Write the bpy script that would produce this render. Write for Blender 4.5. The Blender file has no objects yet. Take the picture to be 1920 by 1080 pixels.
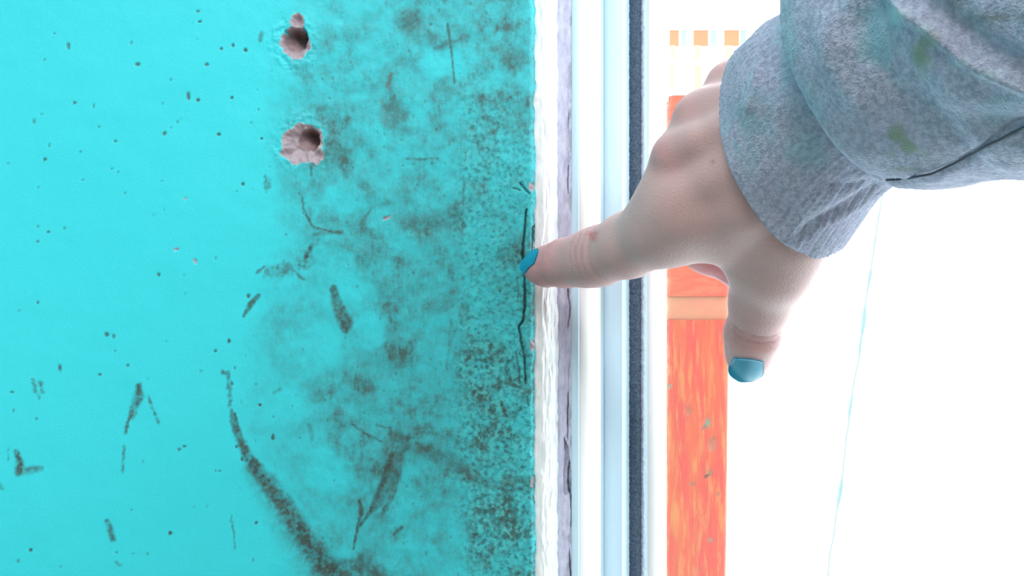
import bpy, math
import numpy as np
from mathutils import Vector

# ------------------------------------------------------------------ camera
FOC = 1500.0                 # focal length in pixels of the 1920x1080 frame
CAMZ = 1.2                   # height of the lens above the floor
scene = bpy.context.scene
COL = scene.collection
cam_d = bpy.data.cameras.new('camera')
cam_d.sensor_width = 36.0
cam_d.lens = FOC / 1920.0 * 36.0
cam_d.clip_start = 0.01
cam = bpy.data.objects.new('camera', cam_d)
cam.location = (0, 0, CAMZ)
cam.rotation_euler = (math.radians(90), 0, 0)
COL.objects.link(cam)
scene.camera = cam

# ------------------------------------------------------------------ light
world = bpy.data.worlds.new('overcast_sky')
scene.world = world
world.use_nodes = True
wb = world.node_tree.nodes['Background']
wb.inputs[0].default_value = (0.93, 0.975, 1.0, 1)
wb.inputs[1].default_value = 6.0


def area(name, loc, target, sx, sy, power, color):
    d = bpy.data.lights.new(name, 'AREA')
    d.shape = 'RECTANGLE'
    d.size, d.size_y = sx, sy
    d.energy = power
    d.color = color
    o = bpy.data.objects.new(name, d)
    o.location = loc
    o.rotation_euler = (Vector(target) - Vector(loc)).to_track_quat('-Z', 'Y').to_euler()
    COL.objects.link(o)
    return o


# added area light for an unseen source high on the right behind the photographer
area('side_area_light', (1.55, -1.3, 1.95), (0.0, 0.27, 1.2), 1.3, 1.0, 41, (0.93, 0.975, 1.0))
# added fill light below the ceiling on the left, no such lamp is built
area('ceiling_fill', (-0.5, -0.9, 2.46), (-0.5, -0.9, 0), 0.7, 0.7, 20, (1.0, 0.98, 0.97))

vs = scene.view_settings
vs.view_transform = 'Standard'
vs.look = 'None'
vs.gamma = 1.0
vs.use_curve_mapping = False
vs.exposure = 0.0

# ------------------------------------------------------------------ helpers


def srgb(r, g, b):
    def f(c):
        c /= 255.0
        return c / 12.92 if c <= 0.04045 else ((c + 0.055) / 1.055) ** 2.4
    return (f(r), f(g), f(b))


def pt(px, py, Y):
    """point in the room at depth Y seen at photo pixel px, py"""
    return np.array([(px - 960.0) / FOC * Y, Y, CAMZ + (540.0 - py) / FOC * Y])


def tag(o, label=None, cat=None, group=None, kind=None):
    if label: o['label'] = label
    if cat: o['category'] = cat
    if group: o['group'] = group
    if kind: o['kind'] = kind
    return o


def mesh_obj(name, verts, faces, mat, parent=None, smooth=False):
    me = bpy.data.meshes.new(name)
    verts = np.asarray(verts, dtype=np.float64)
    me.from_pydata(verts.tolist(), [], faces if isinstance(faces, list) else faces.tolist())
    me.update()
    if smooth:
        me.polygons.foreach_set('use_smooth', np.ones(len(me.polygons), dtype=bool))
    o = bpy.data.objects.new(name, me)
    if mat: me.materials.append(mat)
    COL.objects.link(o)
    if parent: o.parent = parent
    return o


def big_mesh(name, verts, quads, mat, parent=None, smooth=True):
    """fast quad mesh from numpy arrays"""
    me = bpy.data.meshes.new(name)
    nv, nf = len(verts), len(quads)
    me.vertices.add(nv)
    me.vertices.foreach_set('co', np.ascontiguousarray(verts, dtype=np.float32).ravel())
    me.loops.add(nf * 4)
    me.loops.foreach_set('vertex_index', np.ascontiguousarray(quads, dtype=np.int32).ravel())
    me.polygons.add(nf)
    me.polygons.foreach_set('loop_start', np.arange(0, nf * 4, 4, dtype=np.int32))
    me.polygons.foreach_set('loop_total', np.full(nf, 4, dtype=np.int32))
    me.update(calc_edges=True)
    me.validate()
    if smooth:
        me.polygons.foreach_set('use_smooth', np.ones(len(me.polygons), dtype=bool))
    o = bpy.data.objects.new(name, me)
    if mat: me.materials.append(mat)
    COL.objects.link(o)
    if parent: o.parent = parent
    return o


def attr(o, name, vals):
    a = o.data.attributes.new(name, 'FLOAT', 'POINT')
    a.data.foreach_set('value', np.ascontiguousarray(vals, dtype=np.float32).ravel())


def grid_quads(nr, nc, wrap=False):
    r = np.arange(nr - 1)[:, None]
    cmax = nc if wrap else nc - 1
    c = np.arange(cmax)[None, :]
    c2 = (c + 1) % nc
    a = r * nc + c
    b = r * nc + c2
    d = (r + 1) * nc + c
    e = (r + 1) * nc + c2
    return np.stack([a, b, e, d], -1).reshape(-1, 4)


def box(name, x0, x1, y0, y1, z0, z1, mat, parent=None, bevel=0.0):
    v = [(x, y, z) for x in (x0, x1) for y in (y0, y1) for z in (z0, z1)]
    f = [(0, 1, 3, 2), (4, 6, 7, 5), (0, 4, 5, 1), (2, 3, 7, 6), (0, 2, 6, 4), (1, 5, 7, 3)]
    o = mesh_obj(name, v, f, mat, parent)
    if bevel:
        m = o.modifiers.new('bevel', 'BEVEL')
        m.width = bevel
        m.segments = 2
    return o


def empty(name, loc=(0, 0, 0)):
    o = bpy.data.objects.new(name, None)
    o.location = loc
    o.empty_display_size = 0.02
    COL.objects.link(o)
    return o


# numpy value noise ---------------------------------------------------
def _hash(ix, iy, iz, seed):
    h = (ix * 374761393 + iy * 668265263 + iz * 2147483647 + seed * 974711) & 0xFFFFFFFF
    h = ((h ^ (h >> 13)) * 1274126177) & 0xFFFFFFFF
    h = ((h ^ (h >> 16)) * 2246822519) & 0xFFFFFFFF
    return ((h ^ (h >> 15)) & 0xFFFFFF) / float(0xFFFFFF)


def vnoise(x, y, z=None, seed=0):
    x = np.asarray(x, dtype=np.float64)
    y = np.asarray(y, dtype=np.float64)
    ix, iy = np.floor(x).astype(np.int64), np.floor(y).astype(np.int64)
    fx, fy = x - ix, y - iy
    fx = fx * fx * (3 - 2 * fx)
    fy = fy * fy * (3 - 2 * fy)

    def layer(iz):
        a = _hash(ix, iy, iz, seed); b = _hash(ix + 1, iy, iz, seed)
        c = _hash(ix, iy + 1, iz, seed); d = _hash(ix + 1, iy + 1, iz, seed)
        return (a * (1 - fx) + b * fx) * (1 - fy) + (c * (1 - fx) + d * fx) * fy
    if z is None:
        return layer(np.int64(0))
    z = np.asarray(z, dtype=np.float64)
    iz = np.floor(z).astype(np.int64)
    fz = z - iz
    fz = fz * fz * (3 - 2 * fz)
    return layer(iz) * (1 - fz) + layer(iz + 1) * fz


def fbm(x, y, z=None, octaves=4, seed=0, gain=0.5):
    s = 0.0; a = 1.0; t = 0.0; f = 1.0
    for i in range(octaves):
        ca_, sa_ = math.cos(.6 + 1.1 * i), math.sin(.6 + 1.1 * i)
        s = s + a * vnoise((x * ca_ - y * sa_) * f + 3.7 * i, (x * sa_ + y * ca_) * f + 1.9 * i, None if z is None else z * f, seed + i * 17)
        t += a; a *= gain; f *= 2.03
    return s / t


def sstep(a, b, x):
    t = np.clip((x - a) / (b - a), 0, 1)
    return t * t * (3 - 2 * t)


# node material helpers -----------------------------------------------
class NT:
    def __init__(self, name, rough=0.6, spec=0.4):
        self.m = bpy.data.materials.new(name)
        self.m.use_nodes = True
        self.t = self.m.node_tree
        self.b = self.t.nodes['Principled BSDF']
        self.b.inputs['Roughness'].default_value = rough
        self.b.inputs['Specular IOR Level'].default_value = spec
        self.co = self.t.nodes.new('ShaderNodeTexCoord').outputs['Object']

    def n(self, typ, **kw):
        nd = self.t.nodes.new(typ)
        for k, v in kw.items(): setattr(nd, k, v)
        return nd

    def put(self, sock, v):
        if isinstance(v, bpy.types.NodeSocket): self.t.links.new(v, sock)
        elif isinstance(v, (tuple, list)) and len(v) == 3 and sock.type == 'RGBA': sock.default_value = (*v, 1)
        else: sock.default_value = v

    def mapping(self, scale=(1, 1, 1), rot=(0, 0, 0), src=None):
        nd = self.n('ShaderNodeMapping')
        nd.inputs['Scale'].default_value = scale
        nd.inputs['Rotation'].default_value = rot
        self.put(nd.inputs['Vector'], src or self.co)
        return nd.outputs[0]

    def noise(self, scale, detail=3, rough=0.55, vec=None, dist=0.0):
        nd = self.n('ShaderNodeTexNoise')
        self.put(nd.inputs['Vector'], vec or self.co)
        nd.inputs['Scale'].default_value = scale
        nd.inputs['Detail'].default_value = detail
        nd.inputs['Roughness'].default_value = rough
        nd.inputs['Distortion'].default_value = dist
        return nd.outputs['Fac']

    def voronoi(self, scale, vec=None):
        nd = self.n('ShaderNodeTexVoronoi')
        self.put(nd.inputs['Vector'], vec or self.co)
        nd.inputs['Scale'].default_value = scale
        return nd.outputs['Distance']

    def attr(self, name):
        nd = self.n('ShaderNodeAttribute')
        nd.attribute_name = name
        return nd.outputs['Fac']

    def math(self, op, a, b=0.0, clamp=False):
        nd = self.n('ShaderNodeMath', operation=op)
        nd.use_clamp = clamp
        self.put(nd.inputs[0], a)
        self.put(nd.inputs[1], b)
        return nd.outputs[0]

    def rng(self, v, a, b, c=0.0, d=1.0):
        nd = self.n('ShaderNodeMapRange')
        nd.interpolation_type = 'SMOOTHSTEP'
        for s, x in zip(nd.inputs[:5], (v, a, b, c, d)): self.put(s, x)
        return nd.outputs[0]

    def mix(self, f, a, b, mode='MIX'):
        nd = self.n('ShaderNodeMix', data_type='RGBA', blend_type=mode)
        self.put(nd.inputs['Factor'], f)
        self.put(nd.inputs[6], a)
        self.put(nd.inputs[7], b)
        return nd.outputs[2]

    def color(self, c):
        self.put(self.b.inputs['Base Color'], c)

    def bump(self, h, dist, strength=1.0, normal=None):
        nd = self.n('ShaderNodeBump')
        nd.inputs['Strength'].default_value = strength
        nd.inputs['Distance'].default_value = dist
        self.put(nd.inputs['Height'], h)
        if normal: self.put(nd.inputs['Normal'], normal)
        self.put(self.b.inputs['Normal'], nd.outputs[0])
        return nd.outputs[0]


def plain(name, col, rough=0.6, var=0.08, scale=40, spec=0.4):
    m = NT(name, rough, spec)
    c2 = tuple(c * (1 - var) for c in col)
    m.color(m.mix(m.noise(scale, 4), col, c2))
    return m.m


# ------------------------------------------------------------------ materials
# turquoise oil paint with grime; masks 'grime', 'mark', 'bare', 'pit' live on the wall mesh
w = NT('turquoise_painted_plaster', 0.5, 0.35)
paint = w.mix(w.noise(14, 3), srgb(56, 218, 232), srgb(66, 224, 236))
paint = w.mix(w.rng(w.noise(1400, 2), 0.35, 0.7, 0, 0.10), paint, srgb(40, 170, 178))
g = w.attr('grime')
cloud = w.noise(60, 8, 0.68)
fine = w.noise(420, 5, 0.65)
film = w.math('MULTIPLY', g, w.rng(cloud, 0.30, 0.68, 0.68, 1.18))
film = w.math('MULTIPLY', film, w.rng(fine, 0.28, 0.68, 0.78, 1.15))
film = w.math('MULTIPLY', film, w.rng(w.noise(1700, 3, 0.7), 0.3, 0.7, 0.86, 1.12), True)
c1 = w.mix(film, paint, srgb(72, 110, 108))
pit = w.attr('pit')
pn = w.noise(640, 1, 0.5)
wob = w.n('ShaderNodeTexNoise'); w.put(wob.inputs['Vector'], w.co); wob.inputs['Scale'].default_value = 420
vm = w.n('ShaderNodeVectorMath', operation='SCALE'); w.put(vm.inputs[0], wob.outputs['Color']); vm.inputs[3].default_value = 0.0032
va = w.n('ShaderNodeVectorMath', operation='ADD'); w.put(va.inputs[0], w.co); w.put(va.inputs[1], vm.outputs[0])
dots = w.rng(w.voronoi(440, va.outputs[0]), 0.46, 0.16)
dots = w.math('MULTIPLY', dots, w.rng(w.noise(260, 2), 0.36, 0.6, 0.15, 1.0))
pm = w.math('MULTIPLY', pit, w.math('MAXIMUM', dots, w.rng(pn, 0.52, 0.74, 0, .9)))
c1 = w.mix(w.math('MULTIPLY', pm, 0.85, True), c1, srgb(54, 92, 92))
pl = w.math('MULTIPLY', pit, w.rng(pn, 0.50, 0.36, 0, 0.6))
c1 = w.mix(pl, c1, srgb(84, 212, 212))
mk = w.attr('mark')
mkn = w.math('MULTIPLY', mk, w.rng(w.noise(900, 4, 0.7), 0.3, 0.6, 0.75, 1.1), True)
c1 = w.mix(mkn, c1, w.mix(w.noise(160, 3), srgb(44, 66, 66), srgb(86, 88, 78)))
rust = w.attr('rust')
c1 = w.mix(w.math('MULTIPLY', rust, .75), c1, srgb(110, 84, 58))
bare_c = w.mix(w.noise(700, 5, 0.7), srgb(158, 138, 146), srgb(194, 182, 192))
bare_c = w.mix(w.attr('brick'), bare_c, w.mix(w.noise(500, 4), srgb(140, 116, 120), srgb(158, 134, 138)))
c1 = w.mix(w.attr('bare'), c1, bare_c)
w.color(c1)
hgt = w.math('ADD', w.math('MULTIPLY', w.noise(1500, 2), 0.35), w.math('MULTIPLY', pm, -0.6))
w.bump(hgt, 0.00022, 0.7)
M_WALL = w.m

w = NT('rough_white_plaster', 0.85, 0.2)
st = w.mapping((1, 1, 0.13))
pn = w.noise(900, 5, 0.7, st)
w.color(w.mix(w.rng(pn, 0.35, 0.7), srgb(252, 254, 255), srgb(226, 238, 244)))
w.bump(pn, 0.0005, 0.8)
M_PLASTER = w.m

w = NT('lilac_white_filler', 0.75, 0.3)
st = w.mapping((1, 1, 0.3))
pn = w.noise(500, 5, 0.7, st)
cc = w.mix(w.rng(pn, 0.3, 0.75), srgb(214, 218, 240), srgb(178, 180, 208))
cc = w.mix(w.math('MULTIPLY', w.attr('filler_dark'), w.rng(w.noise(900, 4), 0.2, 0.6, 0.5, 1), True), cc, srgb(92, 90, 102))
w.color(cc)
w.bump(pn, 0.0003, 0.6)
M_FILLER = w.m

w = NT('pale_blue_white_plastic', 0.42, 0.45)
w.color(w.mix(w.noise(30, 3), srgb(206, 236, 252), srgb(198, 230, 250)))
M_PVC = w.m
w = NT('daylit_white_plastic', 0.35, 0.45)
w.color(w.mix(w.noise(30, 3), (0.93, 0.95, 0.96), (0.9, 0.93, 0.95)))  # same plastic made whiter, window light on the sloping faces put into the colour
M_PVC_LIT = w.m

w = NT('dark_grey_felt_gasket', 0.95, 0.15)
fz = w.noise(1500, 4, 0.7)
w.color(w.mix(w.rng(fz, 0.3, 0.75), srgb(62, 78, 96), srgb(100, 116, 134)))
w.bump(fz, 0.0004, 0.8)
M_GASKET = w.m
M_GASKET_LIP = plain('pale_grey_gasket_lip', srgb(176, 192, 212), 0.7, 0.35, 900)

M_ROOM = plain('room_white_paint', (0.62, 0.62, 0.6), 0.8, 0.06, 6)
M_FLOOR = plain('room_floor_boards', (0.30, 0.22, 0.15), 0.6, 0.3, 9)
M_CEIL = plain('ceiling_white', (0.75, 0.75, 0.73), 0.85, 0.05, 6)
M_TURQ_PLAIN = plain('turquoise_paint', srgb(62, 222, 231), 0.5, 0.05, 14)
M_SILL = plain('white_sill', (0.85, 0.87, 0.88), 0.4, 0.05, 10)
M_GROUND = plain('pale_concrete_yard', (0.80, 0.80, 0.79), 0.9, 0.08, 5)
M_HOUSE = plain('white_render', (0.88, 0.88, 0.86), 0.9, 0.05, 2)

# ------------------------------------------------------------------ room shell
WALLY = 0.27
PXW = FOC / WALLY           # pixels per metre on the wall face
EDGE = (1003 - 960) / PXW   # right edge of the turquoise wall
OP_R, OP_B, OP_T = 1.25, 0.55, 2.15
RX0, RX1, RY0, RZ1 = -2.0, 1.75, -2.4, 2.5
Y_OUT = 0.33                # outside face of the window wall
B = 0.1                     # thickness of the room's walls
for nm, a in {
    'floor': (RX0 - B, RX1 + B, RY0 - B, Y_OUT, -B, 0, M_FLOOR),
    'ceiling': (RX0 - B, RX1 + B, RY0 - B, Y_OUT, RZ1, RZ1 + B, M_CEIL),
    'wall_left': (RX0 - B, RX0, RY0 - B, Y_OUT, 0, RZ1, M_ROOM),
    'wall_right': (RX1, RX1 + B, RY0 - B, Y_OUT, 0, RZ1, M_ROOM),
    'wall_back': (RX0, RX1, RY0 - B, RY0, 0, RZ1, M_ROOM),
    'wall_pier': (OP_R, RX1, WALLY, Y_OUT, 0, RZ1, M_TURQ_PLAIN),
    'wall_lintel': (EDGE, OP_R, WALLY, Y_OUT, OP_T, RZ1, M_TURQ_PLAIN),
    'wall_apron': (EDGE, OP_R, WALLY, Y_OUT, 0, OP_B, M_TURQ_PLAIN),
}.items():
    tag(box(nm, *a), kind='structure')


# ------------------------------------------------------------------ turquoise wall
def axis_lines(segs):
    out = []
    for a, b, n in segs:
        out.append(np.linspace(a, b, n, endpoint=False))
    out.append([segs[-1][1]])
    return np.concatenate(out)


# in wall pixels (the photograph's frame laid on the wall face)
cols = axis_lines([(960 + RX0 * PXW, -200, 12), (-200, 0, 14), (0, 400, 130), (400, 1003, 330)])
rows = axis_lines([(540 - (RZ1 - CAMZ) * PXW, -260, 10), (-260, -10, 16), (-10, 1090, 580), (1090, 1340, 16), (1340, 540 + CAMZ * PXW, 10)])
PX, PY = np.meshgrid(cols, rows)
# ragged chipped paint edge
jag = (fbm(PY / 26.0, PY * 0 + 3.3, octaves=5, seed=5, gain=.65) - 0.5) * 9
PXj = PX + jag * sstep(980, 1003, PX)

depth = np.zeros_like(PX)       # into the wall, in pixels
grime = np.zeros_like(PX); mark = np.zeros_like(PX); bare = np.zeros_like(PX)
pit = np.zeros_like(PX); rust = np.zeros_like(PX)
wx = (fbm(PX / 22., PY / 22., octaves=3, seed=11) - 0.5) * 22
wy = (fbm(PX / 22., PY / 22., octaves=3, seed=12) - 0.5) * 22
sx_ = (fbm(PX / 6., PY / 6., octaves=2, seed=13) - 0.5) * 5
sy_ = (fbm(PX / 6., PY / 6., octaves=2, seed=14) - 0.5) * 5
TEX = fbm(PX / 7., PY / 7., octaves=3, seed=21)


def seg_field(pts, warp=1.0, small=1.0):
    """signed closeness of a polyline with per-point half widths: 1 on the line, 0 at its edge"""
    X = PX + wx * warp + sx_ * small
    Y = PY + wy * warp + sy_ * small
    best = np.full(PX.shape, -9.0)
    for (x0, y0, w0), (x1, y1, w1) in zip(pts[:-1], pts[1:]):
        m = 3 * max(w0, w1) + 25
        sel = np.where((PX > min(x0, x1) - m) & (PX < max(x0, x1) + m) & (PY > min(y0, y1) - m) & (PY < max(y0, y1) + m))
        if not len(sel[0]): continue
        dx, dy = x1 - x0, y1 - y0
        L = max(dx * dx + dy * dy, 1e-6)
        t = np.clip(((X[sel] - x0) * dx + (Y[sel] - y0) * dy) / L, 0, 1)
        d = np.hypot(X[sel] - x0 - t * dx, Y[sel] - y0 - t * dy)
        wd = w0 + t * (w1 - w0)
        best[sel] = np.maximum(best[sel], 1 - d / wd)
    return best


def stroke(pts, amt, soft=0.5, warp=0.3, small=1.0, tex=0.5, tgt='mark'):
    f = sstep(0, soft, seg_field([(a, b, c * 1.35) for a, b, c in pts], warp, small))
    tex *= .75
    v = f * amt * (1 - tex + tex * sstep(0.30, 0.62, TEX) * 1.2)
    a = {'mark': mark, 'grime': grime, 'rust': rust}[tgt]
    np.maximum(a, v, out=a)


def blob(x, y, rx, ry, amt, soft=0.8, tgt='grime', warp=1.2, tex=0.4):
    d = np.hypot((PX + wx * warp + sx_ - x) / rx, (PY + wy * warp + sy_ - y) / ry)
    tex *= .6
    v = sstep(1.0, 1.0 - soft, d) * amt * (1 - tex + tex * sstep(0.3, 0.6, TEX) * 1.2)
    a = {'mark': mark, 'grime': grime, 'rust': rust}[tgt]
    np.maximum(a, v, out=a)


# the cloudy film of dirt that covers the right part of the wall
edge_y = np.array([-300, 0, 150, 300, 420, 520, 620, 760, 860, 960, 1080, 1400])
edge_x = np.array([520, 515, 505, 480, 500, 500, 450, 430, 455, 520, 600, 640])
bx = np.interp(PY, edge_y, edge_x)
base = sstep(-10, 130, PX + wx * 2.2 - bx)
base = base * (0.50 + 0.14 * sstep(600, 860, PX))
cl = fbm(PX / 110., PY / 110., octaves=5, seed=31)
base = base * (0.62 + 0.62 * sstep(0.34, 0.66, cl))
base *= 0.78 + 0.5 * sstep(.4, .62, fbm(PX / 26., PY / 26., octaves=4, seed=32))
grime += base
for b_ in [(770, 40, 44, 42, .85), (690, 80, 190, 75, .55), (640, 150, 90, 60, .45), (745, 215, 52, 45, .9),
           (740, 160, 34, 44, .65), (800, 420, 110, 48, .78), (850, 395, 40, 40, .8), (840, 480, 90, 90, .55),
           (960, 105, 55, 45, .7), (880, 240, 60, 70, .45), (770, 640, 40, 180, .5), (800, 800, 90, 90, .55),
           (850, 560, 70, 110, .45), (930, 960, 110, 110, .62), (880, 870, 110, 34, .75), (960, 905, 80, 30, .7),
           (690, 1060, 110, 50, .6), (840, 1040, 130, 60, .52), (700, 800, 80, 70, .4), (580, 920, 45, 20, .55),
           (520, 510, 40, 26, .45), (560, 480, 60, 40, .4), (845, 515, 14, 22, .85), (600, 340, 90, 40, .3),
           (500, 345, 10, 22, .8), (640, 420, 60, 14, .4), (770, 298, 60, 10, .55), (930, 560, 90, 330, .5),
           (985, 640, 22, 300, .75), (985, 120, 24, 160, .6), (860, 745, 40, 70, .55), (640, 690, 130, 90, .22),
           (560, 700, 60, 50, .3), (620, 130, 60, 110, .4)]:
    blob(*b_[:4], b_[4] * .82)
for b_ in [(835, 118, 80, 46), (660, 560, 90, 80), (640, 380, 70, 36), (600, 640, 80, 70), (700, 620, 40, 60), (610, 880, 60, 70), (540, 760, 60, 60)]:
    d = np.hypot((PX + wx * 1.6 - b_[0]) / b_[2], (PY + wy * 1.6 - b_[1]) / b_[3])
    grime *= 1 - 0.75 * sstep(1.0, 0.35, d)
for b_ in [(768, 40, 42, 38, .6), (742, 215, 42, 38, .5), (800, 415, 84, 28, .42), (850, 398, 28, 30, .48), (962, 108, 34, 28, .5), (730, 160, 16, 30, .35), (846, 515, 10, 18, .4)]:
    blob(*b_, .75, 'mark', .5, .5)
# a darker tint above and below the holes
stroke([(560, 120, 22), (600, 190, 20), (560, 240, 12)], .45, .9, 1, tgt='grime')

grime = (1 - np.exp(-1.3 * np.clip(grime, 0, None))) * 1.12
grime *= 0.72 + 0.5 * sstep(.36, .64, fbm(PX / 36., PY / 36., octaves=5, seed=34, gain=.6))
grime *= 0.9 + 0.25 * (fbm(PX / 4., PY / 13., octaves=2, seed=33) - .5) * 2
# speckled mould where the plaster is pitted, along the edge
pit += sstep(840, 885, PX + wx * 2) * sstep(120, 380, PY + wy * 3 - (PX - 1003) * 0.6) * (0.62 + 0.3 * sstep(.35, .6, cl))
pit = np.clip(pit, 0, 1)
pit *= 1 - 0.35 * sstep(940, 960, PX) * sstep(560, 480, PY) * sstep(420, 460, PY)

# smears and scratches
stroke([(427, 700, 4), (430, 745, 4), (436, 790, 5), (450, 830, 7)], .55, tex=1)
stroke([(440, 775, 3), (447, 815, 7), (462, 850, 10), (490, 893, 13), (520, 935, 17), (545, 970, 19), (575, 1010, 20), (605, 1055, 24), (640, 1110, 32)], .85, .7, .25, tex=.45)
stroke([(510, 895, 9), (545, 950, 12), (570, 985, 12), (595, 1030, 14), (630, 1090, 18)], .5, .8, .3, tex=.8)
stroke([(470, 880, 20), (545, 985, 40), (620, 1085, 60)], .5, .9, .5, tgt='grime')
stroke([(590, 1040, 10), (640, 1058, 12), (690, 1055, 14), (720, 1085, 14)], .6, .8, .3, tex=.5)
stroke([(675, 1045, 8), (672, 1065, 12)], .7, .7)
stroke([(600, 1075, 34), (720, 1085, 30)], .8, .9, tgt='grime')
stroke([(740, 822, 9), (758, 824, 9), (757, 840, 9)], .7, .5, .08, .6, .2)
stroke([(746, 822, 16), (744, 850, 19), (732, 890, 17), (718, 925, 15), (700, 955, 8)], .62, .7, .1, .6, .4)
stroke([(752, 820, 6), (756, 840, 5), (748, 880, 6), (740, 915, 6), (722, 955, 6)], .7, .6, .1, .6, .5)
stroke([(735, 850, 5), (722, 895, 7), (708, 930, 6), (694, 960, 4), (676, 985, 3)], .85, .6, .1, .6, .3)
stroke([(674, 938, 3), (678, 960, 5), (672, 985, 3), (668, 1000, 3), (662, 1030, 2)], .85, .6, .1, .5, .4)
stroke([(765, 838, 12), (800, 848, 16), (840, 862, 18), (870, 880, 18), (892, 897, 14)], .55, .9, .25, tex=.4)
stroke([(860, 880, 8), (885, 895, 9)], .7, .8, .3)
stroke([(890, 898, 14), (940, 902, 14), (1002, 908, 18)], .5, .9, .6, tex=.8)
stroke([(625, 540, 7), (632, 572, 11), (645, 600, 13), (648, 616, 9)], .75, .6, .2, tex=.4)
stroke([(640, 592, 13), (650, 608, 13)], .85, .6, .2, tex=.3)
stroke([(645, 612, 12), (650, 632, 6)], .5, .9, .2, tgt='grime')
stroke([(457, 592, 3), (468, 573, 6), (485, 553, 4)], .8, .7, .15, .6, .3)
stroke([(482, 512, 3), (494, 500, 3)], .7, .8, .15)
stroke([(571, 487, 4), (578, 474, 8), (586, 458, 4)], .8, .8, .2)
stroke([(500, 515, 10), (540, 505, 14), (585, 490, 10)], .5, .9, 1, 2, 1)
stroke([(548, 507, 3), (570, 524, 4)], .75, .9, .3)
stroke([(560, 360, 2), (575, 405, 3), (590, 427, 3), (612, 432, 4), (642, 437, 5)], .75, .8, .3, tex=.6)
stroke([(590, 440, 6), (620, 432, 5)], .5, .9, .3)
stroke([(682, 414, 4), (694, 393, 4)], .5, .9, .1)
stroke([(733, 138, 3), (730, 150, 5), (727, 166, 4)], .8, .8, .2, tgt='rust')
stroke([(718, 205, 10), (740, 225, 22), (765, 245, 8)], .4, .9, .4)
stroke([(715, 190, 8), (722, 230, 8), (738, 240, 6)], .3, .9, .4, tgt='rust')
stroke([(839, 45, 3), (843, 75, 4), (848, 110, 2), (852, 155, 2)], .75, .8, .08, .4, .3)
stroke([(818, 88, 4), (835, 78, 6), (880, 68, 5)], .5, .9, .6)
stroke([(762, 299, 3), (822, 299, 3)], .6, .9, .3, tex=.7)
stroke([(940, 752, 3), (944, 768, 4), (952, 782, 3)], .85, .7, .1)
stroke([(845, 500, 6), (848, 525, 6)], .5, .9, .3)
stroke([(660, 795, 2), (680, 810, 3), (700, 820, 3), (715, 828, 2)], .7, .8, .15)
stroke([(706, 796, 3), (730, 803, 3)], .7, .8, .15)
stroke([(515, 735, 5), (525, 730, 5)], .5, .9, .4)
stroke([(580, 800, 6), (585, 825, 4)], .4, .9, .4)
stroke([(740, 1000, 3), (752, 990, 4)], .8, .7, .1)
stroke([(768, 800, 3), (772, 640, 3)], .25, .9, .4, tex=1)
stroke([(845, 600, 3), (838, 690, 3)], .4, .9, .3, tex=1)
stroke([(870, 340, 2), (868, 400, 3)], .5, .9, .2)
stroke([(935, 975, 3), (950, 965, 3), (955, 950, 3)], .7, .9, .2)
stroke([(495, 330, 4), (500, 352, 6)], .6, .9, .3, tex=.8)
stroke([(585, 305, 3), (582, 330, 3)], .6, .9, .3)
stroke([(487, 75, 4), (492, 65, 6)], .55, .9, .3)
# marks on the clean left part
stroke([(261, 722, 5), (260, 740, 10), (254, 755, 10), (248, 770, 7), (240, 790, 3), (235, 812, 3)], .8, .7, .1, .8, .6)
stroke([(256, 770, 3), (250, 785, 2)], .7, .8, .1)
stroke([(232, 835, 2.5), (231, 858, 3), (230, 886, 2.5)], .75, .8, .1, .6, .8)
stroke([(278, 742, 3), (288, 770, 3), (298, 796, 2.5)], .75, .8, .1, .6, .8)
stroke([(30, 845, 4), (38, 870, 8), (35, 885, 8)], .85, .7, .2, .8, .5)
stroke([(36, 882, 8), (60, 880, 9), (76, 880, 6)], .65, .8, .2, .8, .5)
stroke([(15, 838, 2), (16, 862, 2)], .6, .9, .1, tex=.8)
stroke([(0, 905, 3), (3, 915, 4)], .6, .9, .2)
for x_, y_, r_ in [(63, 722, 4), (76, 720, 5), (66, 732, 4), (80, 732, 4), (74, 742, 3), (62, 713, 2.5)]:
    stroke([(x_ - 1, y_ - 2, r_), (x_ + 1, y_ + 3, r_)], .7, .8, .3)
stroke([(202, 975, 5), (206, 992, 7), (212, 1012, 6)], .75, .8, .2, .8, .7)
stroke([(216, 1052, 3), (224, 1060, 3)], .6, .9, .2)
stroke([(434, 968, 2), (438, 1000, 3), (441, 1030, 2)], .6, .9, .1, tex=.9)
stroke([(418, 698, 5), (424, 702, 4)], .7, .8, .3)
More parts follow.
